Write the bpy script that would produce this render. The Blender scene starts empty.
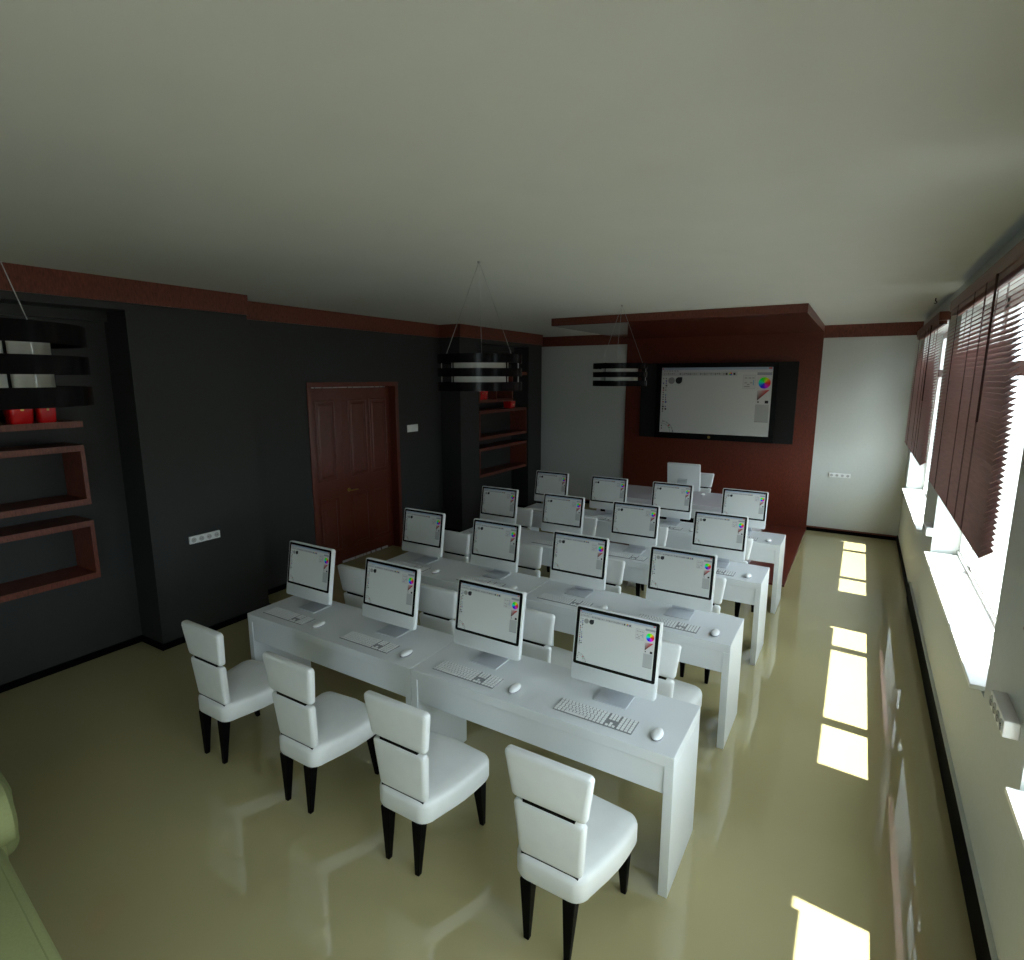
import bpy, bmesh, math, random
from mathutils import Vector, Matrix

random.seed(7)
scene = bpy.context.scene
COL = scene.collection
PI = math.pi

# ------------------------------------------------------------------ materials
def srgb(r, g, b):
    f = lambda c: (c / 255 / 12.92) if c / 255 <= 0.04045 else ((c / 255 + 0.055) / 1.055) ** 2.4
    return (f(r), f(g), f(b), 1.0)

def material(name, color, rough=0.5, vary=0.0, scale=8.0, stretch=(1, 1, 1), bump=0.0, metallic=0.0,
             ior=1.45, coat=0.0, spec=0.5, bump_scale=None):
    m = bpy.data.materials.new(name)
    m.use_nodes = True
    nt = m.node_tree
    p = nt.nodes['Principled BSDF']
    p.inputs['Roughness'].default_value = rough
    p.inputs['Metallic'].default_value = metallic
    p.inputs['IOR'].default_value = ior
    p.inputs['Specular IOR Level'].default_value = spec
    p.inputs['Coat Weight'].default_value = coat
    p.inputs['Coat Roughness'].default_value = 0.04
    tc = nt.nodes.new('ShaderNodeTexCoord')
    mp = nt.nodes.new('ShaderNodeMapping')
    mp.inputs['Scale'].default_value = stretch
    nt.links.new(tc.outputs['Object'], mp.inputs['Vector'])
    nz = nt.nodes.new('ShaderNodeTexNoise')
    nz.inputs['Scale'].default_value = scale
    nz.inputs['Detail'].default_value = 4
    nt.links.new(mp.outputs['Vector'], nz.inputs['Vector'])
    ramp = nt.nodes.new('ShaderNodeValToRGB')
    ramp.color_ramp.elements[0].position = 0.3
    ramp.color_ramp.elements[1].position = 0.7
    c = Vector(color[:3])
    ramp.color_ramp.elements[0].color = (*(c * (1 - vary)), 1)
    ramp.color_ramp.elements[1].color = (*(c * (1 + vary)), 1)
    nt.links.new(nz.outputs['Fac'], ramp.inputs['Fac'])
    nt.links.new(ramp.outputs['Color'], p.inputs['Base Color'])
    if bump:
        b = nt.nodes.new('ShaderNodeBump')
        b.inputs['Strength'].default_value = bump
        b.inputs['Distance'].default_value = 0.01
        if bump_scale:
            n2 = nt.nodes.new('ShaderNodeTexNoise')
            n2.inputs['Scale'].default_value = bump_scale
            nt.links.new(tc.outputs['Object'], n2.inputs['Vector'])
            nt.links.new(n2.outputs['Fac'], b.inputs['Height'])
        else:
            nt.links.new(nz.outputs['Fac'], b.inputs['Height'])
        nt.links.new(b.outputs['Normal'], p.inputs['Normal'])
    return m

M = {}
M['ceiling'] = material('matt_ceiling_paint', (0.57, 0.585, 0.555), 0.9, 0.015, 3)
M['white_wall'] = material('white_wall_paint', (0.53, 0.56, 0.54), 0.55, 0.02, 30, bump=0.04, bump_scale=180)
M['dark_wall'] = material('charcoal_wall_paint', (0.0215, 0.0225, 0.0215), 0.6, 0.04, 12, bump=0.03, bump_scale=200)
M['floor'] = material('polished_resin_floor', (0.41, 0.365, 0.19), 0.02, 0.02, 1.5, ior=1.85)
M['wood'] = material('red_brown_wood', (0.135, 0.035, 0.021), 0.38, 0.40, 90, (1, 1, 0.25), bump=0.05)
M['wood_panel'] = material('red_brown_veneer', (0.112, 0.023, 0.012), 0.31, 0.30, 120, (1, 1, 0.3), bump=0.04)
M['wood_gloss'] = material('lacquered_red_brown_soffit', (0.085, 0.018, 0.012), 0.12, 0.2, 120, coat=0.3)
M['slat'] = material('brown_blind_slat', (0.36, 0.205, 0.185), 0.42, 0.15, 60, (1, 0.1, 1))
M['cord'] = material('dark_brown_cord', (0.06, 0.026, 0.021), 0.6, 0.1, 80, spec=0.2)
M['black'] = material('black_skirting', (0.0015, 0.0015, 0.0015), 0.6, 0.1, 20, spec=0.05)
M['black_gloss'] = material('gloss_black_lacquer', (0.0025, 0.0025, 0.003), 0.22, 0.2, 40, spec=0.18)
M['black_leg'] = material('black_lacquered_wood', (0.002, 0.002, 0.002), 0.5, 0.1, 40, spec=0.08)
M['desk'] = material('white_desk_laminate', (0.68, 0.715, 0.735), 0.38, 0.012, 160, bump=0.02)
M['desk_gloss'] = material('glossy_white_desk_top', (0.62, 0.62, 0.66), 0.10, 0.012, 160)
M['leather'] = material('white_leather', (0.74, 0.76, 0.75), 0.48, 0.02, 14, bump=0.05, bump_scale=220)
M['alu'] = material('pale_aluminium', (0.74, 0.77, 0.78), 0.35, 0.01, 60, metallic=0.0)
M['stand'] = material('brushed_aluminium', (0.56, 0.59, 0.63), 0.3, 0.02, 80, metallic=0.25)
M['bezel'] = material('black_glass_bezel', (0.003, 0.003, 0.003), 0.25, 0.1, 20, spec=0.3)
M['plastic'] = material('white_plastic', (0.78, 0.80, 0.80), 0.3, 0.01, 40)
M['grey_plastic'] = material('grey_plastic', (0.22, 0.23, 0.24), 0.4, 0.02, 40)
M['socket_hole'] = material('grey_socket_well', (0.45, 0.46, 0.46), 0.5, 0.02, 40)  # even light grey of the round sockets
M['speaker'] = material('speaker_cloth', (0.005, 0.0055, 0.0055), 0.85, 0.6, 260, bump=0.15)
M['brass'] = material('brass', (0.55, 0.40, 0.12), 0.3, 0.1, 40, metallic=0.9)
M['red'] = material('glossy_red_ceramic', (0.55, 0.007, 0.009), 0.10, 0.05, 10, coat=1.0)
M['opal'] = material('opal_lamp_glass', (0.72, 0.74, 0.71), 0.3, 0.01, 20)
M['wire'] = material('steel_wire', (0.45, 0.46, 0.46), 0.4, 0.05, 60, metallic=0.7)
M['sofa'] = material('olive_green_fabric', (0.29, 0.315, 0.135), 0.85, 0.05, 120, bump=0.06)
M['piping'] = material('dark_olive_piping', (0.23, 0.255, 0.105), 0.85, 0.05, 120)
M['window_white'] = material('white_window_frame', (0.80, 0.82, 0.82), 0.35, 0.01, 30)
M['gap'] = material('painted_gap_light', (0.55, 0.56, 0.56), 0.7, 0.1, 90)  # pale colour standing in for light at the door gaps

def glass_material():
    m = bpy.data.materials.new('window_glass')
    m.use_nodes = True
    nt = m.node_tree
    nt.nodes.clear()
    out = nt.nodes.new('ShaderNodeOutputMaterial')
    mix = nt.nodes.new('ShaderNodeMixShader')
    tr = nt.nodes.new('ShaderNodeBsdfTransparent')
    gl = nt.nodes.new('ShaderNodeBsdfGlossy')
    gl.inputs['Roughness'].default_value = 0.02
    tr.inputs['Color'].default_value = (0.97, 0.985, 0.98, 1)
    lw = nt.nodes.new('ShaderNodeLayerWeight')
    lw.inputs['Blend'].default_value = 0.5
    pw = nt.nodes.new('ShaderNodeMath'); pw.operation = 'POWER'; pw.inputs[1].default_value = 6.0
    mu = nt.nodes.new('ShaderNodeMath'); mu.operation = 'MULTIPLY_ADD'; mu.inputs[1].default_value = 0.4; mu.inputs[2].default_value = 0.02
    nt.links.new(lw.outputs['Facing'], pw.inputs[0])
    nt.links.new(pw.outputs[0], mu.inputs[0])
    nt.links.new(mu.outputs[0], mix.inputs[0])
    nt.links.new(tr.outputs[0], mix.inputs[1])
    nt.links.new(gl.outputs[0], mix.inputs[2])
    nt.links.new(mix.outputs[0], out.inputs[0])
    return m
M['glass'] = glass_material()

def screen_material():
    m = bpy.data.materials.new('screen_picture')
    m.use_nodes = True
    nt = m.node_tree
    p = nt.nodes['Principled BSDF']
    at = nt.nodes.new('ShaderNodeAttribute')
    at.attribute_name = 'picture'
    nt.links.new(at.outputs['Color'], p.inputs['Base Color'])
    p.inputs['Roughness'].default_value = 0.12
    p.inputs['Specular IOR Level'].default_value = 0.5
    return m
M['screen'] = screen_material()

# ------------------------------------------------------------------ mesh helpers
def new_bm():
    return bmesh.new()

def box(bm, x0, x1, y0, y1, z0, z1, bevel=0.0, seg=2):
    r = bmesh.ops.create_cube(bm, size=1.0)
    vs = r['verts']
    for v in vs:
        v.co.x = x0 if v.co.x < 0 else x1
        v.co.y = y0 if v.co.y < 0 else y1
        v.co.z = z0 if v.co.z < 0 else z1
    if bevel:
        es = {e for v in vs for e in v.link_edges}
        bmesh.ops.bevel(bm, geom=list(es), offset=bevel, segments=seg, profile=0.5, affect='EDGES')
    return vs

def taper(bm, top, bot, z0, z1, bevel=0.0, seg=2):
    """box with separate (x0,x1,y0,y1) rectangles at top and bottom"""
    vs = []
    for (x0, x1, y0, y1), z in ((bot, z0), (top, z1)):
        for x, y in ((x0, y0), (x1, y0), (x1, y1), (x0, y1)):
            vs.append(bm.verts.new((x, y, z)))
    fs = [(3, 2, 1, 0), (4, 5, 6, 7), (0, 1, 5, 4), (1, 2, 6, 5), (2, 3, 7, 6), (3, 0, 4, 7)]
    for f in fs:
        bm.faces.new([vs[i] for i in f])
    if bevel:
        es = {e for v in vs for e in v.link_edges}
        bmesh.ops.bevel(bm, geom=list(es), offset=bevel, segments=seg, profile=0.5, affect='EDGES')

def loft(bm, rings, cap=True):
    """closed rings with equal vertex counts -> skin"""
    R = [[bm.verts.new(p) for p in ring] for ring in rings]
    n = len(R[0])
    for a, b in zip(R, R[1:]):
        for i in range(n):
            bm.faces.new((a[i], a[(i + 1) % n], b[(i + 1) % n], b[i]))
    if cap:
        bm.faces.new(list(reversed(R[0])))
        bm.faces.new(R[-1])

def circle(cx, cy, z, r, n=32):
    return [(cx + r * math.cos(2 * PI * i / n), cy + r * math.sin(2 * PI * i / n), z) for i in range(n)]

def tube(bm, p, q, r, n=8):
    p, q = Vector(p), Vector(q)
    d = (q - p).normalized()
    a = d.orthogonal().normalized()
    b = d.cross(a)
    ring = lambda c: [tuple(c + r * (math.cos(2 * PI * i / n) * a + math.sin(2 * PI * i / n) * b)) for i in range(n)]
    loft(bm, [ring(p), ring(q)])

def rounded_rect(x0, x1, y0, y1, r, n=6):
    pts = []
    for cx, cy, a0 in ((x1 - r, y1 - r, 0), (x0 + r, y1 - r, 90), (x0 + r, y0 + r, 180), (x1 - r, y0 + r, 270)):
        for i in range(n + 1):
            a = math.radians(a0 + 90 * i / n)
            pts.append((cx + r * math.cos(a), cy + r * math.sin(a)))
    return pts

def obj(name, bm, mat, parent=None, smooth=False, loc=None):
    bmesh.ops.recalc_face_normals(bm, faces=bm.faces)
    me = bpy.data.meshes.new(name)
    bm.to_mesh(me)
    bm.free()
    me.materials.append(mat)
    if smooth:
        for p in me.polygons:
            p.use_smooth = True
    o = bpy.data.objects.new(name, me)
    COL.objects.link(o)
    if parent:
        o.parent = parent
    if smooth:
        try:
            me.set_sharp_from_angle(angle=math.radians(38))
        except Exception:
            pass
    if loc:
        o.location = loc
    return o

def tag(o, label, cat, group=None):
    o['label'] = label
    o['category'] = cat
    if group:
        o['group'] = group
    return o

def thing(name, label, cat, loc=(0, 0, 0), rotz=0.0, group=None):
    o = bpy.data.objects.new(name, None)
    COL.objects.link(o)
    o.empty_display_size = 0.1
    o.location = loc
    o.rotation_euler = (0, 0, rotz)
    return tag(o, label, cat, group)

def structure(name, bm, mat, parent=None, smooth=False):
    o = obj(name, bm, mat, parent, smooth)
    o['kind'] = 'structure'
    return o

def structure_root(name, loc=(0, 0, 0)):
    o = bpy.data.objects.new(name, None)
    COL.objects.link(o)
    o.location = loc
    o['kind'] = 'structure'
    return o

def copy_tree(o, parent=None):
    c = o.copy()
    COL.objects.link(c)
    if parent:
        c.parent = parent
    for ch in list(o.children):
        copy_tree(ch, c)
    return c

def dup(o, loc, label, rotz=None):
    c = copy_tree(o)
    c.location = loc
    if rotz is not None:
        c.rotation_euler = (0, 0, rotz)
    c['label'] = label
    return c

# ------------------------------------------------------------------ room dimensions (metres; camera stands over the origin)
XR = 0.665        # window wall
YF = 10.33        # far wall
YB = -4.7         # wall behind the camera
ZC = 3.27
XP = -5.28        # face of the projecting charcoal wall
XL = -5.66        # face of the recessed charcoal wall
XN = -5.65        # back of the niches
BZ = 3.08         # underside of the red crown band

bm = new_bm(); box(bm, -6.1, 1.2, YB - 0.2, YF + 0.2, -0.12, 0.0)
structure('floor', bm, M['floor'])
bm = new_bm(); box(bm, -6.1, 1.2, YB - 0.2, YF + 0.2, ZC, ZC + 0.12)
structure('ceiling', bm, M['ceiling'])

# charcoal wall with two niches and the door recess
bm = new_bm()
N1 = (0.97, 2.52)
N2 = (7.66, 9.28)
RY = (3.63, 7.16)
PE = 9.78          # far end of the second projection
DY = (4.615, 6.165)
box(bm, -6.0, XP, YB, N1[0], 0, ZC)
box(bm, -6.0, XN, N1[0], N1[1], 0, ZC)
box(bm, XN, XP, N1[0], N1[1], 3.02, ZC)
box(bm, XN, XN + 0.06, N1[0], N1[1], 2.94, 3.02)
box(bm, -6.0, XP, N1[1], RY[0], 0, ZC)
box(bm, -6.0, XL, RY[0], DY[0], 0, ZC)
box(bm, -6.0, XL, DY[0], DY[1], 2.405, ZC)
box(bm, -6.0, -5.86, DY[0], DY[1], 0, 2.405)
box(bm, -6.0, XL, DY[1], RY[1], 0, ZC)
box(bm, -6.0, XP, RY[1], N2[0], 0, ZC)
box(bm, -6.0, XN, N2[0], N2[1], 0, ZC)
box(bm, XN, XP, N2[0], N2[1], 3.02, ZC)
box(bm, XN, XN + 0.06, N2[0], N2[1], 2.94, 3.02)
box(bm, -6.0, XP, N2[1], PE, 0, ZC)
box(bm, -6.0, XL, PE, YF, 0, ZC)
structure('wall_left', bm, M['dark_wall'])

bm = new_bm(); box(bm, -6.0, 1.1, YF, YF + 0.15, 0, ZC)
structure('wall_front', bm, M['white_wall'])
bm = new_bm(); box(bm, -6.0, 1.1, YB - 0.15, YB, 0, ZC)
structure('wall_back', bm, M['white_wall'])

# window wall: three openings plus an unseen one added for more light
PER = 3.575
WT = 0.29                 # wall thickness
WY0, WY1 = 3.50, 6.29     # middle opening
SILL, HEAD = 0.875, 3.06
opens = [(WY0 - 2 * PER, WY1 - 2 * PER), (WY0 - PER, WY1 - PER), (WY0, WY1), (WY0 + PER + 0.11, WY1 + PER)]  # first opening made up behind the camera to brighten the near-left corner
bm = new_bm()
box(bm, XR, XR + WT, YB, YF, 0, SILL)
box(bm, XR, XR + WT, YB, YF, HEAD, ZC)
edges = [YB] + [v for o in opens for v in o] + [YF]
for a, b in zip(edges[0::2], edges[1::2]):
    box(bm, XR, XR + WT, a, b, SILL, HEAD)
structure('wall_right', bm, M['white_wall'])

# skirtings
def strip(bm, pts, z0, z1, t):
    """skirting / band along axis-aligned polyline; t is the thickness towards the room (dx,dy per leg)"""
    for (x0, y0), (x1, y1), (tx, ty) in pts:
        box(bm, min(x0, x1, x0 + tx), max(x0, x1, x0 + tx), min(y0, y1, y0 + ty), max(y0, y1, y0 + ty), z0, z1)

t = 0.014
left_run = [((XP, YB), (XP, N1[0]), (t, 0)), ((XN, N1[0]), (XN, N1[1]), (t, 0)), ((XN, N1[1]), (XP + t, N1[1]), (0, -t)),
            ((XN, N1[0]), (XP + t, N1[0]), (0, t)),
            ((XP, N1[1]), (XP, RY[0]), (t, 0)), ((XL, RY[0]), (XP + t, RY[0]), (0, t)), ((XL, RY[0]), (XL, DY[0] - 0.01), (t, 0)),
            ((XL, DY[1] + 0.01), (XL, RY[1]), (t, 0)), ((XL, RY[1]), (XP + t, RY[1]), (0, -t)), ((XP, RY[1] - t), (XP, N2[0]), (t, 0)),
            ((XN, N2[0]), (XN, N2[1]), (t, 0)), ((XN, N2[1]), (XP + t, N2[1]), (0, -t)), ((XP, N2[1]), (XP, PE), (t, 0)), ((XL, PE), (XP + t, PE), (0, t)), ((XL, PE), (XL, YF), (t, 0))]
bm = new_bm(); strip(bm, left_run, 0, 0.06, t)
structure('baseboard_left', bm, M['black'])
PXL, PXR = -3.775, -0.59       # red feature panel
bm = new_bm()
box(bm, XL, PXL, YF - 0.014, YF, 0, 0.055); box(bm, PXR, XR, YF - 0.014, YF, 0, 0.055)
structure('baseboard_front', bm, M['black'])
bm = new_bm()
box(bm, XL, PXL, YF - 0.016, YF, 0.055, 0.078); box(bm, PXR, XR, YF - 0.016, YF, 0.055, 0.078)
structure('trim_4', bm, M['wood'])
bm = new_bm()
box(bm, 0.651, XR, 7.60, YF, 0, 0.085)
box(bm, 0.643, XR, YB, 7.60, 0, 0.192)
structure('baseboard_right', bm, M['black'])
bm = new_bm(); box(bm, 0.6435, XR, YB, 7.60, 0.192, 0.198)
structure('trim_5', bm, M['white_wall'])

# red crown band
c = 0.016
crown_run = [((XP, YB), (XP, RY[0]), (c, 0)), ((XL, RY[0]), (XP + c, RY[0]), (0, c)), ((XL, RY[0]), (XL, RY[1]), (c, 0)),
             ((XL, RY[1]), (XP + c, RY[1]), (0, -c)), ((XP, RY[1] - c), (XP, PE + c), (c, 0)), ((XL, PE), (XP + c, PE), (0, c)), ((XL, PE), (XL, YF), (c, 0))]
bm = new_bm(); strip(bm, crown_run, BZ, ZC, c)
structure('trim_1', bm, M['wood'])
bm = new_bm()
box(bm, XL + c, PXL, YF - c, YF, BZ, ZC); box(bm, PXR, XR, YF - c, YF, BZ, ZC)
structure('trim_2', bm, M['wood'])

# feature panel, dropped soffit and low platform (one red bay at the far wall)
bm = new_bm(); box(bm, PXL, PXR, YF - 0.035, YF, 0, 3.168)
structure('trim_3', bm, M['wood_panel'])
bm = new_bm(); box(bm, -3.74, PXR, 7.20, YF, 3.175, ZC)
structure('trim_6', bm, M['wood'])
bm = new_bm(); box(bm, -3.738, PXR - 0.002, 7.202, YF, 3.168, 3.175)
structure('trim_8', bm, M['wood_gloss'])
bm = new_bm(); box(bm, PXL, PXR, 7.25, YF, 0, 0.022, 0.004)
structure('trim_7', bm, M['wood_panel'])

# ------------------------------------------------------------------ windows
def window(n, y0, y1):
    """y0 = near edge of the opening"""
    r = structure_root('window_%d' % n, (XR, y0, SILL))  # window_1 is the added, unseen one behind the camera
    W = y1 - y0
    H = HEAD - SILL
    g0, g1 = W - 2.49, W - 0.07                    # glazed width
    fx0, fx1 = 0.205, 0.275
    mull = ((g0 + 0.50, g0 + 0.60), (g0 + 1.845, g0 + 1.95))
    b = new_bm()
    box(b, fx0, fx1, 0.0, g0, 0, H); box(b, fx0, fx1, g1, W, 0, H)
    for a, c_ in mull:
        box(b, fx0, fx1, a, c_, 0, H)
    box(b, fx0, fx1, g0, g1, 0, 0.085); box(b, fx0, fx1, g0, g1, H - 0.08, H)
    box(b, fx0 - 0.012, fx0, 0.0, W, 0.045, 0.065)
    structure('window_frame', b, M['window_white'], r)
    b = new_bm(); box(b, fx0 - 0.006, fx1, 0.0, W, 1.605, 1.70)
    structure('transom', b, M['wood'], r)
    b = new_bm()
    spans = [(g0, mull[0][0]), (mull[0][1], mull[1][0]), (mull[1][1], g1)]
    for a, c_ in spans:
        box(b, 0.236, 0.242, a, c_, 0.085, 1.605); box(b, 0.236, 0.242, a, c_, 1.70, H - 0.08)
    structure('glass_panes', b, M['glass'], r)
    b = new_bm(); box(b, -0.052, 0.205, W - 2.73, W - 0.035, 0.005, 0.032, 0.004)
    structure('window_sill', b, M['window_white'], r)
    return r
for i, (a, b_) in enumerate(opens):
    window(i + 1, a, b_)  # first window is the added, unseen one

# ------------------------------------------------------------------ venetian blinds
BY0, BY1 = 3.545, 6.21
def make_blind(label):
    r = thing('venetian_blind', label, 'blind', (XR, BY0, 3.02), 0, 'brown venetian blinds at the windows')
    L = BY1 - BY0
    b = new_bm(); box(b, -0.094, 0.0, -0.06, L + 0.03, 0.0, 0.082, 0.003)
    obj('valance', b, M['wood'], r)
    b = new_bm(); box(b, -0.085, -0.02, 0.0, L, -0.035, 0.0)
    obj('head_rail', b, M['wood'], r)
    b = new_bm()
    n, top, bot = 47, -0.062, -1.388
    a = math.radians(38)
    for k in range(n):
        z = top + (bot - top) * k / (n - 1)
        d = Vector((math.cos(a), 0, math.sin(a))) * 0.0335
        nrm = Vector((-math.sin(a), 0, math.cos(a))) * 0.0012
        cx = -0.068
        pr = []
        for y in (0, L):
            cen = Vector((cx, y, z))
            pr.append([tuple(cen + s * d + u * nrm + Vector((0, 0, 0.0008 if s == 0 else 0)))
                       for s, u in ((-1, -1), (0, -1), (1, -1), (1, 1), (0, 1), (-1, 1))])
        loft(b, pr)
    obj('slats', b, M['slat'], r)
    b = new_bm()
    box(b, -0.095, -0.041, 0, L, -1.423, -1.413, 0.003)
    for v in b.verts:
        v.co.z += (v.co.x + 0.068) * 0.78
    obj('bottom_rail', b, M['slat'], r)
    for y in (0.60, 0.90, 1.32, 2.1):
        b = new_bm()
        for x in (-0.096, -0.040):
            tube(b, (x, y, 0), (x, y, -1.44), 0.0014, 6)
            tube(b, (x, y + 0.03, 0), (x, y + 0.03, -1.44), 0.0014, 6)
        obj('ladder_cord', b, M['cord'], r)
    b = new_bm()
    tube(b, (-0.100, 0.57, 0.0), (-0.100, 0.57, -0.80), 0.006, 8)
    obj('tilt_wand', b, M['cord'], r)
    return r
bl = make_blind('brown wooden venetian blind half lowered on the nearer, fully visible window')
dup(bl, (XR, BY0 + PER, 3.02), 'smaller-looking brown venetian blind on the farthest window beside the far wall')
dup(bl, (XR, BY0 - PER - 0.035, 3.02), 'brown venetian blind on the window next to the camera, past the right frame edge')

# ------------------------------------------------------------------ door
door = structure_root('door_1', (XL, DY[0], 0))
W = DY[1] - DY[0]
b = new_bm()
for a, c_, z0, z1 in ((-0.012, 0.05, 0, 2.405), (W - 0.05, W + 0.012, 0, 2.405), (0.05, W - 0.05, 2.355, 2.405)):
    box(b, -0.20, 0.012, a, c_, z0, z1 + (0.01 if z0 == 0 else 0.01), 0.003)
structure('door_frame', b, M['wood_panel'], door)
def leaf(y0, y1, panels, name):
    xf = -0.117
    b = new_bm()
    box(b, xf - 0.045, xf, y0, y1, 0.012, 2.338)
    ys = y0
    for (pa, pb, z0, z1) in panels:
        # raised moulding frame with a recessed look and a raised field
        w = 0.022
        for q in ((pa, pb, z0, z0 + w), (pa, pb, z1 - w, z1), (pa, pa + w, z0 + w, z1 - w), (pb - w, pb, z0 + w, z1 - w)):
            box(b, xf, xf + 0.011, q[0], q[1], q[2], q[3], 0.004, 1)
        taper_panel(b, pa + 0.05, pb - 0.05, z0 + 0.05, z1 - 0.05, xf)
    return structure(name, b, M['wood_panel'], door)
def taper_panel(b, y0, y1, z0, z1, x):
    e = 0.012
    lo = [(x, y0, z0), (x, y1, z0), (x, y1, z1), (x, y0, z1)]
    hi = [(x + 0.008, y0 + e, z0 + e), (x + 0.008, y1 - e, z0 + e), (x + 0.008, y1 - e, z1 - e), (x + 0.008, y0 + e, z1 - e)]
    loft(b, [lo, hi])
O = DY[0]
leaf(0.052, 5.2175 - O, [(4.80 - O, 5.12 - O, 1.16, 2.19), (4.80 - O, 5.12 - O, 0.20, 0.945)], 'door_leaf')
leaf(5.2190 - O, W - 0.052, [(5.335 - O, 5.675 - O, 1.16, 2.19), (5.72 - O, 6.06 - O, 1.16, 2.19),
                            (5.335 - O, 5.675 - O, 0.20, 0.945), (5.72 - O, 6.06 - O, 0.20, 0.945)], 'door_leaf')
b = new_bm()
tube(b, (-0.117, 5.29 - O, 0.99), (-0.108, 5.29 - O, 0.99), 0.026, 16)
tube(b, (-0.117, 5.29 - O, 0.99), (-0.065, 5.29 - O, 0.99), 0.009, 10)
tube(b, (-0.068, 5.285 - O, 0.99), (-0.068, 5.41 - O, 0.985), 0.0085, 10)
o = structure('door_handle', b, M['brass'], door); o['label'] = 'small brass lever handle'
b = new_bm()  # dashes imitate light through the top gap and its reflection below
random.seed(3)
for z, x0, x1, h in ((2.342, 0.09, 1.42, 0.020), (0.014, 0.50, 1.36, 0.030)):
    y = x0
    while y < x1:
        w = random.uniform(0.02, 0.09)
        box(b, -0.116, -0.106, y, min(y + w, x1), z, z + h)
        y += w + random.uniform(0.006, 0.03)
o = structure('painted_light_strip', b, M['gap'], door); o['label'] = 'pale broken strip painted as light at the door gaps'

# ------------------------------------------------------------------ desks
def make_desk(label, width=1.585, depth=0.50):
    r = thing('classroom_desk', label, 'desk', (0, 0, 0), 0, 'white two-seat computer desks')
    h = width / 2 - 0.0015
    b = new_bm(); box(b, -h, h, 0, depth, 0.692, 0.75, 0.003)
    obj('desktop', b, M['desk'], r)
    for s in (-1, 1):
        b = new_bm(); box(b, min(s * h, s * (h - 0.045)), max(s * h, s * (h - 0.045)), 0.002, depth - 0.002, 0, 0.692, 0.002)
        obj('side_panel', b, M['desk'], r)
    b = new_bm(); box(b, -h + 0.045, h - 0.045, 0.010, 0.030, 0.545, 0.692)
    obj('apron', b, M['desk'], r)
    b = new_bm(); box(b, -h + 0.045, h - 0.045, depth - 0.04, depth - 0.02, 0.545, 0.692)
    obj('rear_rail', b, M['desk'], r)
    return r
ROWY = [2.390, 3.700, 5.030, 6.335]
DX = [-2.9585, -1.3735]
rown = ['nearest row', 'second row from the camera', 'third row from the camera', 'farthest classroom row']
dk = None
for i, y in enumerate(ROWY):
    for j, x in enumerate(DX):
        lab = ('white desk at the door end of the ' if j == 0 else 'white desk at the window end of the ') + rown[i]
        if dk is None:
            dk = make_desk(lab); dk.location = (x, y, 0)
        else:
            dup(dk, (x, y, 0), lab)

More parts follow.
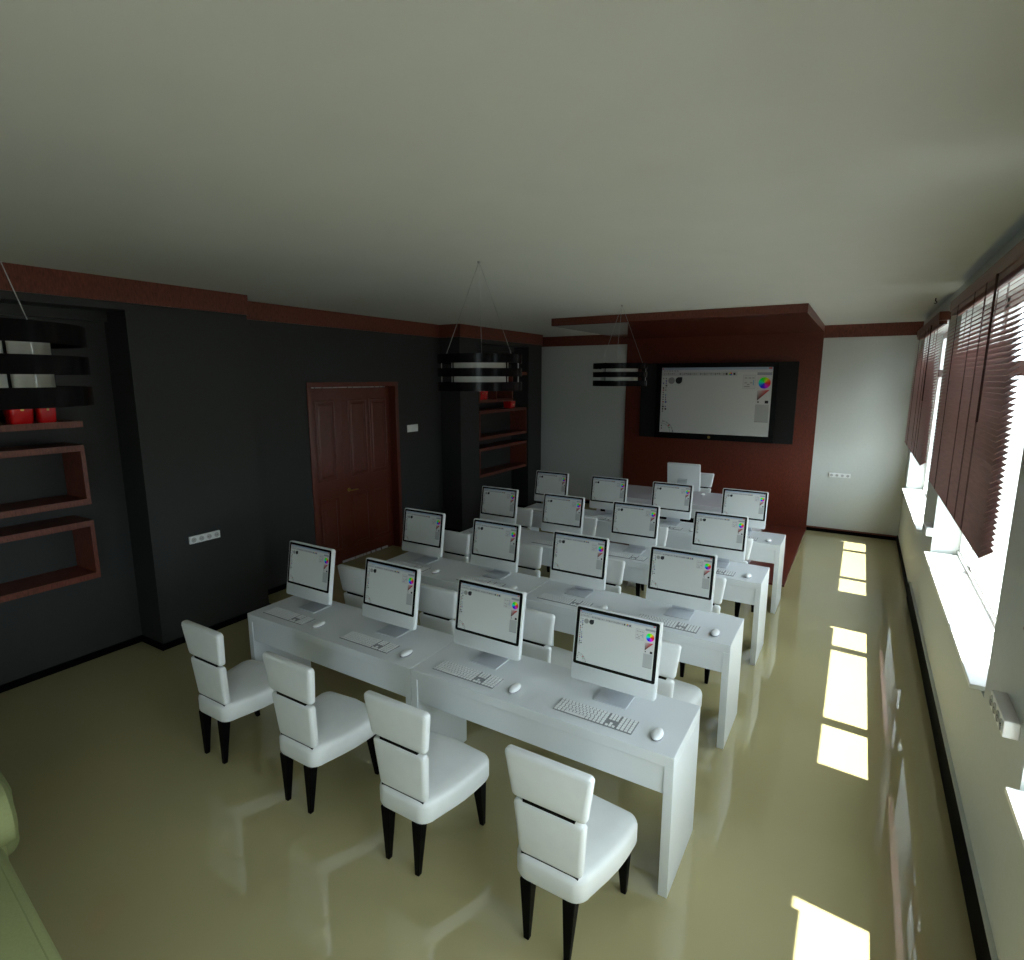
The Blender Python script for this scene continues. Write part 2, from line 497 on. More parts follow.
# ------------------------------------------------------------------ chairs
def make_chair(label):
    """back towards -y, origin on the floor under the rear face"""
    r = thing('padded_chair', label, 'chair', (0, 0, 0), 0, 'white padded high-back chairs')
    # seat cushion
    def outline(inset, z, crown=0):
        wr, wf, d0, d1 = 0.178 - inset, 0.256 - inset, 0.002 + inset, 0.476 - inset
        P = []
        # rear corners, side bulge, front corners
        def arc(cx, cy, rad, a0, a1, n):
            for i in range(n + 1):
                a = math.radians(a0 + (a1 - a0) * i / n)
                P.append((cx + rad * math.cos(a), cy + rad * math.sin(a), z))
        rr, rf = 0.075 - inset * 0.6, 0.07 - inset * 0.6
        arc(wr - rr, d0 + rr, rr, -90, -8, 6)
        for tt in (0.3, 0.5, 0.7, 0.85):
            P.append((wr + (wf - wr) * (tt + 0.35 * math.sin(PI * tt) * 0.6), d0 + rr + (d1 - rf - d0 - rr) * tt, z))
        arc(wf - rf, d1 - rf, rf, 0, 78, 6)
        P.append((0, d1 + 0.016, z))
        arc(-(wf - rf), d1 - rf, rf, 102, 180, 6)
        for tt in (0.85, 0.7, 0.5, 0.3):
            P.append((-(wr + (wf - wr) * (tt + 0.35 * math.sin(PI * tt) * 0.6)), d0 + rr + (d1 - rf - d0 - rr) * tt, z))
        arc(-(wr - rr), d0 + rr, rr, 188, 270, 6)
        return P
    b = new_bm()
    loft(b, [outline(0.016, 0.296), outline(0.004, 0.301), outline(0.0, 0.312), outline(0.0, 0.386), outline(0.004, 0.400),
             outline(0.014, 0.410), outline(0.03, 0.415), outline(0.09, 0.421)])
    for v in b.verts:
        v.co.z += 0.034 * v.co.y / 0.47
    obj('seat', b, M['leather'], r, True)
    def rake(b):
        for v in b.verts:
            v.co.y += 0.017 - 0.078 * (v.co.z - 0.42)
    def pad(hw_top, hw_bot, z0, z1, th, y0=0.0):
        b = new_bm()
        n = 4
        # rounded-rect rings front to back along y
        def ring(y, ins):
            P = []
            rr = 0.02
            for cx, cz, a0 in ((hw_top, z1, 0), (-hw_top, z1, 90), (-hw_bot, z0, 180), (hw_bot, z0, 270)):
                sx, sz = (1 if cx > 0 else -1), (1 if cz == z1 else -1)
                x, z = cx - sx * (rr + ins), cz - sz * (rr + ins)
                for i in range(n + 1):
                    a = math.radians(a0 + 90 * i / n)
                    P.append((x + rr * math.cos(a), y, z + rr * math.sin(a)))
            return P
        yy = [(0, 0.020), (0.003, 0.009), (0.009, 0.002), (0.016, 0.0), (th - 0.016, 0.0), (th - 0.009, 0.002), (th - 0.003, 0.009), (th, 0.020)]
        loft(b, [ring(y0 + a, i) for a, i in yy])
        rake(b)
        return b
    obj('upper_back_pad', pad(0.202, 0.176, 0.697, 0.924, 0.050), M['leather'], r, True)
    obj('lower_back_pad', pad(0.168, 0.151, 0.412, 0.682, 0.050), M['leather'], r, True)
    b = new_bm()
    taper(b, (-0.125, 0.125, 0.012, 0.042), (-0.115, 0.115, 0.012, 0.042), 0.385, 0.86)
    taper(b, (-0.137, 0.137, 0.004, 0.050), (-0.135, 0.135, 0.004, 0.062), 0.385, 0.418)
    box(b, -0.122, 0.122, 0.010, 0.040, 0.674, 0.706)
    rake(b)
    obj('back_frame', b, M['black_leg'], r)
    for sx in (-1, 1):
        for rear in (True, False):
            b = new_bm()
            if rear:
                cx, fx, cy, fy, wt = 0.104, 0.099, 0.030, 0.013, 0.029
            else:
                cx, fx, cy, fy, wt = 0.195, 0.190, 0.415, 0.455, 0.031
            cx, fx = cx * sx, fx * sx
            taper(b, (cx - wt, cx + wt, cy - wt, cy + wt), (fx - 0.013, fx + 0.013, fy - 0.013, fy + 0.013), 0, 0.302 if rear else 0.330, 0.003, 1)
            obj('leg', b, M['black_leg'], r)
    return r
CX = [-3.424, -2.596, -1.793, -0.962]
seatn = ['leftmost seat, by the door side', 'second seat from the door side', 'third seat from the door side', 'rightmost seat, by the window aisle']
rowc = ['in the open foreground, ', 'behind the nearest desks, ', 'behind the second desk row, ', 'behind the third desk row, ']
ch = None
for i, y in enumerate(ROWY):
    for j, x in enumerate(CX):
        lab = 'white padded chair ' + rowc[i] + seatn[j]
        p = (x - (0, 0.012, 0.016, 0.02)[i], y - 0.525, 0)
        if ch is None:
            ch = make_chair(lab); ch.location = p
        else:
            dup(ch, p, lab)
dup(ch, (-2.125, 9.46, 0.022), "white padded chair facing the class behind the presenter's desk, before the red panel", PI)

# ------------------------------------------------------------------ screens: a paint programme's window drawn as flat coloured shapes
def screen_mesh(w, h, rich=True):
    """picture in the local x (right) / z (up) plane, facing -y, centred at origin"""
    bm = new_bm()
    lay = bm.loops.layers.float_color.new('picture')
    depth = [0]
    def P(u, v):
        return ((u - 0.5) * w, -0.0004 - depth[0] * 0.00016, (0.5 - v) * h)
    def poly(pts, cols, d):
        depth[0] = d
        vs = [bm.verts.new(P(u, v)) for u, v in pts]
        f = bm.faces.new(vs)
        if f.normal.dot(Vector((0, -1, 0))) < 0:
            pass
        for l, i in zip(f.loops, range(len(vs))):
            c_ = cols[i] if isinstance(cols, list) else cols
            l[lay] = c_
        return f
    def rect(u0, v0, u1, v1, c_, d=1):
        poly([(u0, v1), (u1, v1), (u1, v0), (u0, v0)], c_, d)
    asp = w / h
    def disc(u, v, r, c_, d=2, n=28):
        poly([(u + r * math.cos(2 * PI * i / n), v - r * asp * math.sin(2 * PI * i / n)) for i in range(n)], c_, d)
    G = lambda k: srgb(k, k, k)
    rect(0, 0, 1, 1, srgb(208, 212, 211), 0)
    rect(0, 0, 1, 0.035, srgb(158, 174, 196), 1)
    rect(0.005, 0.008, 0.018, 0.028, srgb(190, 90, 90), 2)
    rect(0.965, 0.006, 0.992, 0.026, srgb(196, 70, 64), 2)
    rect(0, 0.035, 1, 0.065, srgb(198, 201, 206), 1)
    for k in range(6):
        rect(0.02 + k * 0.025, 0.044, 0.036 + k * 0.025, 0.056, G(120), 2)
    rect(0, 0.065, 0.70, 0.125, srgb(190, 193, 196), 1)
    random.seed(11)
    for k in range(30):
        if k in (6, 7, 17):
            continue
        u = 0.02 + k * 0.0192
        g = random.choice((105, 130, 150, 165))
        rect(u, 0.082, u + 0.010, 0.082 + random.uniform(0.018, 0.032), G(g), 2)
    rect(0.597, 0.08, 0.614, 0.112, G(60), 2)
    for k, cc in enumerate(((230, 60, 50), (230, 200, 50), (60, 180, 80), (50, 90, 220))):
        a0 = k * PI / 2
        pts = [(0.641, 0.096)] + [(0.641 + 0.014 * math.cos(a0 + i * PI / 8), 0.096 - 0.014 * asp * math.sin(a0 + i * PI / 8)) for i in range(5)]
        poly(pts, srgb(*cc), 2)
    rect(0.666, 0.08, 0.683, 0.112, G(40), 2)
    # tool column
    cols = ((40, 40, 44), (60, 70, 150), (170, 70, 70), (110, 110, 116), (150, 152, 155), (60, 60, 64), (90, 130, 180))
    for k in range(15):
        for q in range(2):
            if random.random() < 0.14:
                continue
            v = 0.155 + k * 0.036
            rect(0.015 + q * 0.026, v, 0.015 + q * 0.026 + random.uniform(0.008, 0.017), v + random.uniform(0.014, 0.026), srgb(*random.choice(cols)), 2)
    # brush tips
    disc(0.097, 0.196, 0.032, srgb(150, 152, 152), 2)
    depth[0] = 2
    n = 24
    pts = [(0.168 + 0.032 * math.cos(2 * PI * i / n), 0.194 - 0.032 * asp * math.sin(2 * PI * i / n)) for i in range(n)]
    k45 = [i for i in range(n) if 0 < 2 * PI * i / n < PI / 2]
    pts = [pts[0], (0.200, 0.194 - 0.032 * asp)] + [pts[i] for i in range(n) if i >= n // 4]
    poly(pts, srgb(52, 54, 58), 2)
    # preview box
    rect(0.752, 0.11, 0.862, 0.315, srgb(190, 192, 195), 2)
    rect(0.757, 0.12, 0.857, 0.305, srgb(203, 205, 207), 3)
    for u, v in ((0.778, 0.15), (0.81, 0.15), (0.84, 0.15), (0.778, 0.22), (0.80, 0.245), (0.825, 0.22)):
        rect(u - 0.011, v, u + 0.011, v + 0.012, G(150), 4)
    rect(0.765, 0.275, 0.813, 0.287, G(150), 4)
    rect(0.84, 0.185, 0.848, 0.26, srgb(140, 170, 200), 4)
    # colour panel on the right
    rect(0.872, 0.075, 0.995, 0.115, srgb(150, 155, 164), 2)
    rect(0.872, 0.115, 0.997, 0.535, srgb(206, 207, 208), 1)
    import colorsys
    n = 36
    cu, cv, cr = 0.937, 0.226, 0.051
    for i in range(n):
        a0, a1 = 2 * PI * i / n, 2 * PI * (i + 1) / n
        hue = (i + 0.5) / n
        rgb = colorsys.hsv_to_rgb(hue, 0.92, 0.95)
        pale = colorsys.hsv_to_rgb(hue, 0.75, 0.95)
        e = [(cu, cv), (cu + cr * math.cos(a0), cv - cr * asp * math.sin(a0)), (cu + cr * math.cos(a1), cv - cr * asp * math.sin(a1))]
        lin = lambda c_: srgb(*[255 * x for x in c_])
        poly(e, [lin(pale), lin(rgb), lin(rgb)], 2)
    poly([(0.880, 0.335), (0.984, 0.325), (0.884, 0.48)][::-1], [srgb(20, 18, 18), srgb(205, 40, 44), srgb(192, 190, 190)], 2)
    rect(0.887, 0.49, 0.901, 0.51, G(60), 2)
    rect(0.950, 0.478, 0.980, 0.52, G(48), 2)
    rect(0.872, 0.535, 0.988, 0.79, srgb(176, 179, 180), 2)
    rect(0.872, 0.783, 0.988, 0.793, srgb(150, 153, 156), 3)
    # arc palette, lower left
    for i in range(14):
        a = math.radians(4 + i * 6.2)
        u, v = 0.005 + 0.125 * math.cos(a), 1.0 - 0.125 * asp * 0.88 * math.sin(a)
        rr = 0.0075 if i % 3 == 0 else 0.0045
        if u < 0.02:
            continue
        disc(u, min(v, 0.985), rr, srgb(*random.choice(((140, 142, 146), (120, 122, 126), (165, 168, 170), (90, 92, 96)))), 2, 10)
    for i in range(22):
        a0, a1 = math.radians(2 + i * 3.9), math.radians(2 + (i + 1) * 3.9)
        q = lambda a, rr: (max(0.002, 0.002 + rr * math.cos(a)), min(0.998, 0.998 - rr * asp * 0.88 * math.sin(a)))
        poly([q(a0, 0.098), q(a0, 0.104), q(a1, 0.104), q(a1, 0.098)], srgb(168, 170, 172), 2)
    disc(0.088, 0.895, 0.009, srgb(190, 120, 120), 3, 12)
    disc(0.095, 0.925, 0.008, srgb(120, 170, 130), 3, 12)
    disc(0.018, 0.90, 0.006, G(60), 3, 10)
    disc(0.018, 0.94, 0.006, G(60), 3, 10)
    for f in bm.faces:
        f.normal_update()
        if f.normal.y > 0:
            f.normal_flip()
    return bm

def obj_screen(name, bm, parent, loc, tilt=0.0):
    me = bpy.data.meshes.new(name)
    bm.to_mesh(me); bm.free()
    me.materials.append(M['screen'])
    o = bpy.data.objects.new(name, me)
    COL.objects.link(o)
    o.parent = parent
    o.location = loc
    o.rotation_euler = (tilt, 0, 0)
    o['label'] = 'screen showing a pale painting window with a colour wheel'
    return o

# ------------------------------------------------------------------ computers
def make_computer(label):
    """screen faces -y, origin on the desk under the stand"""
    r = thing('all_in_one_computer', label, 'computer', (0, 0, 0), 0, 'white all-in-one computers')
    Wd, Ht, Th = 0.476, 0.410, 0.034
    tilt = math.radians(-9.2)      # top leans away (+y)
    rot = Matrix.Rotation(tilt, 4, 'X')
    base = Vector((-0.005, -0.046, 0.085))
    def ring(pts, y):
        return [tuple(base + rot @ Vector((x, y, z))) for x, z in pts]
    b = new_bm()
    rr = lambda ins: rounded_rect(-Wd / 2 + ins, Wd / 2 - ins, ins, Ht - ins, 0.016)
    loft(b, [ring(rr(0.004), -0.002), ring(rr(0.0), 0.001), ring(rr(0.0), Th - 0.008), ring(rr(0.004), Th - 0.002), ring(rr(0.012), Th)])
    obj('chassis', b, M['alu'], r, True)
    # black glass border lying on the front
    z0, z1, x1 = 0.088, 0.4025, Wd / 2 - 0.009
    b = new_bm()
    ro = lambda ins: rounded_rect(-x1 + ins, x1 - ins, z0 + ins, z1 - ins, 0.011)
    loft(b, [ring(ro(0), -0.0015), ring(ro(0), -0.0035), ring(ro(0.0008), -0.004)])
    obj('bezel', b, M['bezel'], r)
    sx, sz0, sz1 = x1 - 0.0175, z0 + 0.0165, z1 - 0.0165
    ctr = base + rot @ Vector((0, -0.0042, (sz0 + sz1) / 2))
    obj_screen('screen', screen_mesh(2 * sx, sz1 - sz0), r, ctr, tilt)
    # foot plate + leg
    b = new_bm()
    box(b, -0.100, 0.086, -0.062, 0.112, 0.0, 0.007, 0.002)
    obj('foot_plate', b, M['stand'], r)
    b = new_bm()
    lo = [(-0.082, 0.100, 0.007), (0.082, 0.100, 0.007), (0.082, 0.112, 0.007), (-0.082, 0.112, 0.007)]
    mid = [(-0.072, 0.075, 0.15), (0.072, 0.075, 0.15), (0.072, 0.087, 0.15), (-0.072, 0.087, 0.15)]
    hi = [(-0.066, 0.045, 0.235), (0.066, 0.045, 0.235), (0.066, 0.057, 0.245), (-0.066, 0.057, 0.245)]
    top = [(-0.066, 0.010, 0.240), (0.066, 0.010, 0.240), (0.066, 0.014, 0.262), (-0.066, 0.014, 0.262)]
    loft(b, [lo, mid, hi, top])
    obj('stand_leg', b, M['stand'], r)
    return r
def make_keyboard(label):
    r = thing('keyboard', label, 'keyboard', (0, 0, 0), 0, 'slim white keyboards')
    b = new_bm()
    box(b, -0.215, 0.215, 0.0, 0.122, 0.0, 0.0045, 0.0015)
    obj('keyboard_base', b, M['grey_plastic'], r)
    b = new_bm()
    def row(y, h, x0, x1, n):
        w = (x1 - x0) / n
        for k in range(n):
            box(b, x0 + k * w + 0.0028, x0 + (k + 1) * w - 0.0028, y + 0.0030, y + h - 0.0030, 0.0035, 0.008)
    h = 0.0196
    for q, y in enumerate((0.003, 0.0226, 0.0422, 0.0618, 0.0814, 0.101)):
        hh = h if q < 5 else 0.018
        if q == 0:
            row(y, hh, -0.212, -0.152, 3); row(y, hh, -0.152, -0.035, 1); row(y, hh, -0.035, 0.065, 5)
        else:
            row(y, hh, -0.212, 0.065, 14 if q % 2 else 13)
        if q in (0,):
            row(y, hh, 0.072, 0.126, 3)
        elif q == 1:
            row(y, hh, 0.090, 0.108, 1)
        elif q >= 3:
            row(y, hh, 0.072, 0.126, 3)
        row(y, hh, 0.133, 0.212, 4)
    obj('keycaps', b, M['plastic'], r)
    return r
def make_mouse(label):
    r = thing('computer_mouse', label, 'mouse', (0, 0, 0), 0, 'white computer mice')
    rings = []
    def prof(s, z):
        return [(0.027 * s * math.cos(2 * PI * i / 24) * (1 - 0.08 * math.sin(2 * PI * i / 24)), 0.050 * s * math.sin(2 * PI * i / 24), z) for i in range(24)]
    b = new_bm(); loft(b, [prof(0.94, 0.0), prof(1.03, 0.003), prof(1.02, 0.009)])
    obj('mouse_base', b, M['grey_plastic'], r, True)
    b = new_bm(); loft(b, [prof(0.99, 0.009), prof(1.0, 0.012), prof(0.94, 0.018), prof(0.80, 0.023), prof(0.58, 0.0265), prof(0.25, 0.028)])
    obj('mouse_shell', b, M['plastic'], r, True)
    return r
MXC = [-3.409, -2.601, -1.804, -0.996]
scn = ['leftmost, nearest the door side', 'second from the door side', 'third from the door side', 'rightmost, beside the window aisle']
rk = ['on the nearest desk row', 'on the second desk row', 'on the third desk row', 'on the farthest classroom desk row']
pc = kb = ms = None
for i, y in enumerate(ROWY):
    for j, x0 in enumerate(MXC):
        x = x0 - (0, 0.006, 0.010, 0.014)[i]
        l1 = 'white computer showing a paint window %s, %s' % (rk[i].replace('the farthest classroom', 'the farthest'), scn[j])
        l2 = 'slim white keyboard %s, %s' % (rk[i], scn[j])
        l3 = 'small white mouse %s, %s' % (rk[i], scn[j])
        p1, p2, p3 = (x, y + 0.318, 0.75), (x - 0.031, y + 0.066, 0.75), (x + 0.296, y + 0.125, 0.75)
        if pc is None:
            pc = make_computer(l1); pc.location = p1
            kb = make_keyboard(l2); kb.location = p2
            ms = make_mouse(l3); ms.location = p3
        else:
            dup(pc, p1, l1); dup(kb, p2, l2); dup(ms, p3, l3)

# presenter's desk with its computer turned towards the red panel
r = thing('presenter_desk', "glossy white presenter's desk on the red platform in front of the red panel", 'desk', (-2.18, 7.85, 0.022))
b = new_bm(); box(b, -1.1, 1.1, 0, 0.98, 0.672, 0.73, 0.003)
obj('desktop', b, M['desk_gloss'], r)
for s in (-1, 1):
    b = new_bm(); box(b, min(s * 1.098, s * 1.05), max(s * 1.098, s * 1.05), 0.01, 0.97, 0, 0.672, 0.002)
    obj('side_panel', b, M['desk_gloss'], r)
b = new_bm(); box(b, -1.05, 1.05, 0.012, 0.034, 0.535, 0.672)
obj('apron', b, M['desk'], r)
b = new_bm(); box(b, -1.05, 1.05, 0.05, 0.07, 0.10, 0.535)
o = obj('modesty_panel', b, M['black'], r); o['label'] = 'black recessed modesty panel'
dup(pc, (-2.14, 8.38, 0.752), "white computer seen from behind on the presenter's desk", PI)
dup(ms, (-1.885, 8.56, 0.752), "small white mouse on the presenter's desk beside the computer seen from behind", PI)

# ------------------------------------------------------------------ big wall screen
r = thing('wall_television', 'large black wall television with side speakers on the red panel', 'television', (-2.18, YF - 0.035, 1.405))
b = new_bm(); box(b, -0.995, 0.995, -0.075, 0.0, 0.0, 1.315, 0.004)
obj('television_case', b, M['black_gloss'], r)
b = new_bm()
fw = 0.085
for q in ((-0.995, 0.995, 0.0, 0.10), (-0.995, 0.995, 1.242, 1.315), (-0.995, -0.904, 0.10, 1.242), (0.916, 0.995, 0.10, 1.242)):
    box(b, q[0], q[1], -0.082, -0.074, q[2], q[3], 0.002, 1)
obj('bezel', b, M['bezel'], r)
obj_screen('screen', screen_mesh(1.815, 1.135), r, (0.006, -0.0755, 0.672))
b = new_bm(); tube(b, (-0.03, -0.082, 0.05), (-0.03, -0.086, 0.05), 0.022, 16)
o = obj('badge', b, M['brass'], r); o['label'] = 'small round gold badge'
for s in (-1, 1):
    b = new_bm(); box(b, min(s * 0.997, s * 1.282), max(s * 0.997, s * 1.282), -0.07, 0.0, 0.0, 1.32, 0.006)
    obj('speaker', b, M['speaker'], r)

# ------------------------------------------------------------------ pendant lamps
def make_pendant(label):
    """origin at the ceiling anchor"""
    r = thing('pendant_lamp', label, 'lamp', (0, 0, 0), 0, 'black ringed pendant lamps')
    b = new_bm(); loft(b, [circle(0, 0, -0.014, 0.009, 16), circle(0, 0, -0.009, 0.013, 16), circle(0, 0, 0.0, 0.013, 16)])
    obj('ceiling_rose', b, M['wire'], r, True)
    Z = [(-0.702, -0.640), (-0.794, -0.737), (-0.893, -0.832)]
    R = 0.304
    for z0, z1 in Z:
        b = new_bm()
        n = 48
        loft(b, [circle(0, 0, z0, R, n), circle(0, 0, z1, R, n), circle(0, 0, z1, R - 0.012, n), circle(0, 0, z0, R - 0.012, n), circle(0, 0, z0, R, n)], cap=False)
        bmesh.ops.remove_doubles(b, verts=b.verts, dist=1e-5)
        obj('ring', b, M['black_gloss'], r, True)
    b = new_bm()
    loft(b, [circle(0, 0, -0.882, 0.196, 40), circle(0, 0, -0.876, 0.206, 40), circle(0, 0, -0.652, 0.206, 40), circle(0, 0, -0.646, 0.196, 40)])
    obj('diffuser', b, M['opal'], r, True)
    b = new_bm()
    for deg in (-120, 8, 124):
        a = math.radians(deg)
        x, y = 0.2105 * math.cos(a), 0.2105 * math.sin(a)
        tube(b, (x, y, -0.888), (x, y, -0.632), 0.0045, 6)
    for deg in (-125, 14, 125):
        a = math.radians(deg)
        x, y = 0.288 * math.cos(a), 0.288 * math.sin(a)
        for z in (-0.648, -0.884):
            tube(b, (x * 0.73, y * 0.73, z), (x * 1.01, y * 1.01, z), 0.004, 6)
    obj('support_frame', b, M['black_leg'], r)
    for deg in (-125, 14, 125):
        a = math.radians(deg)
        x, y = 0.288 * math.cos(a), 0.288 * math.sin(a)
        b = new_bm(); tube(b, (x, y, -0.885), (x, y, -0.645), 0.003, 6)
        obj('steel_rod', b, M['wire'], r)
    for k in range(3):
        a = math.radians(k * 120 + 1.3 + 120)
        b = new_bm(); tube(b, (0.005 * math.cos(a), 0.005 * math.sin(a), -0.012), (0.264 * math.cos(a), 0.264 * math.sin(a), -0.646), 0.0018, 6)
        obj('suspension_wire', b, M['wire'], r)
    return r
pl = make_pendant('black three-ring pendant lamp over the second desk row, middle of the three lamps')
pl.location = (-2.381, 3.474, ZC)
# turn so two of the wires spread across the view
dup(pl, (-2.385, 6.295, ZC), 'black three-ring pendant lamp farthest away, hanging near the wall television')
dup(pl, (-2.36, 0.66, ZC), 'black three-ring pendant lamp closest to the camera, cut by the left frame edge')
b = new_bm()
tube(b, (0, 0, 0), (0, 0, -0.03), 0.005, 8)
pts = [(0.012 * math.sin(a), 0, -0.042 + 0.012 * math.cos(a)) for a in [i * PI / 6 for i in range(-1, 9)]]
for p, q in zip(pts, pts[1:]):
    tube(b, p, q, 0.004, 6)
o = obj('ceiling_hook', b, M['black_leg'], None, True, (0.553, 7.42, ZC))
tag(o, 'tiny metal hook in the ceiling above the window blinds', 'hook')

# ------------------------------------------------------------------ shelves in the niches
T = 0.048
def shelf_box(label, y0, y1, z0, z1, group):
    r = thing('wall_shelf', label, 'shelf', (XN, y0, z0), 0, group)
    d = 0.345
    L, H = y1 - y0, z1 - z0
    b = new_bm(); box(b, 0, d, 0, L, 0, T); obj('bottom_board', b, M['wood'], r)
    b = new_bm(); box(b, 0, d, 0, L, H - T, H); obj('top_board', b, M['wood'], r)
    for a in (0, L - T * 0.6):
        b = new_bm(); box(b, 0, d, a, a + T * 0.6, T, H - T); obj('side_board', b, M['wood'], r)
    return r
g1, g2 = 'red-brown box shelves in the near niche', 'red-brown box shelves in the far niche'
shelf_box('red-brown open box shelf, lowest in the near niche at the left frame edge', 1.0, 2.11, 0.828, 1.318, g1)
shelf_box('red-brown open box shelf, middle one of the near niche at the left frame edge', 1.0, 2.112, 1.452, 1.938, g1)
shelf_box('red-brown open box shelf, lowest in the far niche beyond the door', 7.712, 9.262, 0.828, 1.315, g2)
shelf_box('red-brown open box shelf, middle one of the far niche beyond the door', 7.712, 9.258, 1.453, 1.935, g2)
# upper units
r = thing('wall_shelf', 'red-brown shelf board holding red pots, topmost in the near niche', 'shelf', (XN, 0.99, 2.08), 0, g1)
b = new_bm(); box(b, 0, 0.345, 0, 1.135, 0, T); obj('bottom_board', b, M['wood'], r)
b = new_bm(); box(b, 0, 0.345, 0, 0.62, 0.44, 0.488); obj('top_board', b, M['wood'], r)
for a in (0.0, 0.59):
    b = new_bm(); box(b, 0, 0.345, a, a + 0.03, T, 0.44); obj('side_board', b, M['wood'], r)
r = thing('wall_shelf', 'red-brown divided shelf with red pots, topmost in the far niche behind the lamp', 'shelf', (XN, 7.712, 2.065), 0, g2)
b = new_bm(); box(b, 0, 0.345, 0, 1.055, 0, T); obj('bottom_board', b, M['wood'], r)
b = new_bm(); box(b, 0, 0.345, 0, 1.55, 0.455, 0.51); obj('top_board', b, M['wood'], r)
for a, w in ((0.0, 0.03), (0.505, 0.03), (1.025, 0.03)):
    b = new_bm(); box(b, 0, 0.345, a, a + w, T, 0.455); obj('side_board', b, M['wood'], r)

def make_pot(label, group):
    r = thing('red_pot', label, 'pot', (0, 0, 0), 0, group)
    b = new_bm()
    def ring(hw, z, rr=0.02):
        return [(x, y, z) for x, y in rounded_rect(-hw, hw, -hw, hw, rr, 5)]
    loft(b, [ring(0.056, 0.0, 0.016), ring(0.061, 0.006), ring(0.070, 0.19), ring(0.070, 0.20), ring(0.064, 0.203), ring(0.060, 0.19), ring(0.056, 0.02)])
    obj('pot_body', b, M['red'], r, True)
    b = new_bm(); box(b, 0.058, 0.0745, -0.009, 0.009, 0.098, 0.116, 0.004)
    o = obj('stud', b, M['brass'], r); o['label'] = 'tiny brass stud'
    return r
pot = make_pot('glossy red pot with a tiny stud on the near niche shelf, left of two', 'red pots in the near niche')
pot.location = (XN + 0.265, 1.750, 2.128)
pot.scale = (1.12, 1.12, 1.0)
p2 = dup(pot, (XN + 0.27, 1.912, 2.128), 'glossy red pot with a tiny stud on the near niche shelf, right of two'); p2.scale = (0.88, 0.88, 0.95)
p3 = dup(pot, (XN + 0.27, 7.835, 2.113), 'red pot in the divided shelf of the far niche, left one below the lamp'); p3.scale = (0.9, 0.9, 0.95)
p4 = dup(pot, (XN + 0.25, 7.975, 2.113), 'red pot in the divided shelf of the far niche, second from its left end'); p4.scale = (0.85, 0.85, 0.95)
p5 = dup(pot, (XN + 0.25, 8.80, 1.935), 'low red pot alone on top of the middle box shelf in the far niche'); p5.scale = (1.25, 1.25, 0.64)
for q in (p3, p4, p5):
    q['group'] = 'red pots in the far niche'

# ------------------------------------------------------------------ sockets and switch
def plate(name, label, cat, loc, rot, n, w, h, d, group=None):
    """faces local +x before rotation; width along y"""
    r = thing(name, label, cat, loc, rot, group)
    b = new_bm(); box(b, 0, d, -w / 2, w / 2, -h / 2, h / 2, min(0.004, d * 0.2))
    obj('plate', b, M['plastic'], r)
    for k in range(n):
        y = -w / 2 + w * (k + 0.5) / n
        b = new_bm()
        ring = lambda rad, x: [(x, y + rad * math.cos(2 * PI * i / 20), rad * math.sin(2 * PI * i / 20)) for i in range(20)]
        rad = min(h * 0.33, w / n * 0.36)
        loft(b, [ring(rad, d - 0.001), ring(rad, d + 0.004), ring(rad * 0.86, d + 0.004), ring(rad * 0.80, d + 0.0005)])
        o = obj('socket', b, M['socket_hole'], r, True)
        b = new_bm()
        for s in (-1, 1):
            tube(b, (d + 0.0006, y + s * rad * 0.35, 0), (d + 0.0022, y + s * rad * 0.35, 0), rad * 0.13, 8)
        obj('contact', b, M['black'], o)
    return r
gs = 'four-socket white strips'
plate('wall_socket', 'white four-socket strip on the projecting charcoal wall left of the door', 'socket', (XP, 2.995, 0.963), 0, 4, 0.30, 0.072, 0.02, gs)
plate('wall_socket', 'white four-socket strip on the white far wall right of the red panel', 'socket', (-0.19, YF, 0.945), -PI / 2, 4, 0.30, 0.066, 0.02, gs)
plate('wall_socket', 'thick white four-socket box on the window wall below the nearer blind', 'socket', (XR, 2.965, 1.065), PI, 4, 0.275, 0.074, 0.054, gs)
plate('wall_socket', 'thick white four-socket box on the window wall between the two far windows', 'socket', (XR, 6.40, 1.085), PI, 4, 0.275, 0.074, 0.054, gs)
r = thing('light_switch', 'white double light switch on the charcoal wall right of the door', 'switch', (XL, 6.468, 1.735))
b = new_bm(); box(b, 0, 0.012, -0.115, 0.115, -0.052, 0.052, 0.003)
obj('plate', b, M['plastic'], r)
for s in (-1, 1):
    b = new_bm(); box(b, 0.012, 0.017, s * 0.055 - 0.047, s * 0.055 + 0.047, -0.043, 0.043, 0.002)
    obj('rocker', b, M['plastic'], r)

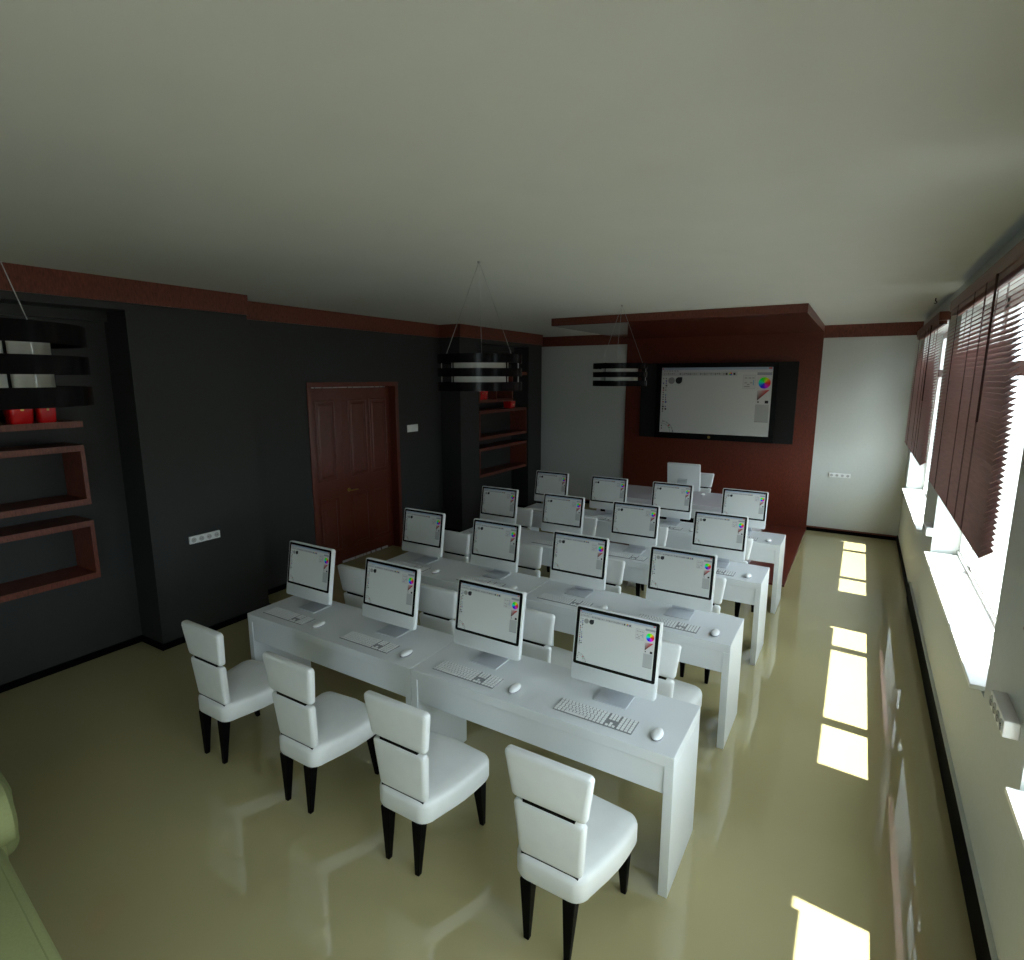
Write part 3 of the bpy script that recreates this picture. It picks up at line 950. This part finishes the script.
# ------------------------------------------------------------------ sofa at the lower left
def make_sofa():
    r = thing('green_sofa', 'olive green rounded sofa cut by the lower left corner, nearest the camera', 'sofa', (-2.24, 0.20, 0), math.radians(-6))
    def cushion(x0, x1, y0, y1, z0, z1, rr):
        b = new_bm(); box(b, x0, x1, y0, y1, z0, z1, rr, 5); return b
    obj('seat_base', cushion(-0.95, 0.9, -0.55, 0.40, 0.05, 0.30, 0.05), M['sofa'], r, True)
    for x0 in (-0.95, -0.02):
        o = obj('seat_cushion', cushion(x0, x0 + 0.92, -0.40, 0.425, 0.29, 0.44, 0.055), M['sofa'], r, True)
        b = new_bm(); tube(b, (x0 + 0.05, 0.385, 0.4345), (x0 + 0.87, 0.385, 0.4345), 0.004, 6)
        obj('piping', b, M['piping'], o)
    obj('backrest', cushion(-0.95, 0.9, -0.78, -0.42, 0.10, 0.82, 0.10), M['sofa'], r, True)
    for s in (-1, 1):
        b = new_bm()
        x = -1.12 if s < 0 else 1.07
        box(b, x - 0.17, x + 0.17, -0.78, 0.45, 0.05, 0.46, 0.06, 4)
        n = 24
        ra = 0.185
        ring = lambda y, k: [(x + ra * k * math.cos(2 * PI * i / n), y, 0.45 + ra * 0.85 * k * math.sin(2 * PI * i / n)) for i in range(n)]
        loft(b, [ring(-0.76, 0.8), ring(-0.72, 1), ring(0.43, 1), ring(0.48, 0.92), ring(0.50, 0.7)])
        obj('armrest', b, M['sofa'], r, True)
    obj('corner_cushion', cushion(-2.25, -1.30, -0.70, 0.55, 0.05, 0.46, 0.07), M['sofa'], r, True)
    for x in (-2.1, -0.95, 0.85):
        for y in (-0.65, 0.3):
            b = new_bm(); taper(b, (x - 0.03, x + 0.03, y - 0.03, y + 0.03), (x - 0.02, x + 0.02, y - 0.02, y + 0.02), 0, 0.06)
            obj('leg', b, M['black_leg'], r)
    return r
make_sofa()

# ------------------------------------------------------------------ light
w = bpy.data.worlds.new('bright_sky')
scene.world = w
w.use_nodes = True
nt = w.node_tree
bg = nt.nodes['Background']
tc = nt.nodes.new('ShaderNodeTexCoord')
sep = nt.nodes.new('ShaderNodeSeparateXYZ')
rmp = nt.nodes.new('ShaderNodeMapRange')          # pale ground below the horizon, bright sky above it
rmp.inputs['From Min'].default_value = -0.06
rmp.inputs['From Max'].default_value = 0.06
mx = nt.nodes.new('ShaderNodeMix')
mx.data_type = 'RGBA'
nt.links.new(tc.outputs['Generated'], sep.inputs[0])
nt.links.new(sep.outputs['Z'], rmp.inputs['Value'])
nt.links.new(rmp.outputs['Result'], mx.inputs['Factor'])
mx.inputs['A'].default_value = (0.33, 0.35, 0.34, 1)
mx.inputs['B'].default_value = (0.80, 0.92, 1.0, 1)
nt.links.new(mx.outputs['Result'], bg.inputs['Color'])
bg.inputs['Strength'].default_value = 9.0

sun = bpy.data.lights.new('sun', 'SUN')
sun.energy = 25.0
sun.angle = math.radians(0.5)
sun.color = (1.0, 0.97, 0.88)
so = bpy.data.objects.new('sun', sun)
COL.objects.link(so)
d = Vector((-0.404, 0.035, -1.0))
so.rotation_euler = d.to_track_quat('-Z', 'Y').to_euler()
so.location = (6, 4, 12)

for i, (a, b_) in enumerate(opens):  # also covers the added window behind the camera
    L = bpy.data.lights.new('window_portal', 'AREA')
    L.shape = 'RECTANGLE'
    L.size = HEAD - SILL
    L.size_y = b_ - a
    L.cycles.is_portal = True
    lo = bpy.data.objects.new('window_portal', L)
    COL.objects.link(lo)
    lo.location = (XR + WT + 0.02, (a + b_) / 2, (SILL + HEAD) / 2)
    lo.rotation_euler = (0, math.radians(90), 0)

# ------------------------------------------------------------------ camera
cam = bpy.data.cameras.new('camera')
co = bpy.data.objects.new('camera', cam)
COL.objects.link(co)
cam.sensor_fit = 'HORIZONTAL'
cam.sensor_width = 36.0
cam.lens = 36.0 * 570.47 / 1024.0
cam.clip_start = 0.02
co.location = (0, 0, 2.465)
co.rotation_euler = (math.radians(90 - 10.1236), 0, math.radians(31.2757))
scene.camera = co

vs = scene.view_settings
scene.display_settings.display_device = 'sRGB'
vs.view_transform = 'Standard'
vs.look = 'None'
vs.gamma = 1.0
vs.use_curve_mapping = False
vs.exposure = -0.04
scene.cycles.max_bounces = 10
scene.cycles.diffuse_bounces = 6
scene.cycles.glossy_bounces = 4
scene.cycles.transparent_max_bounces = 8
scene.cycles.caustics_reflective = False
scene.cycles.caustics_refractive = False
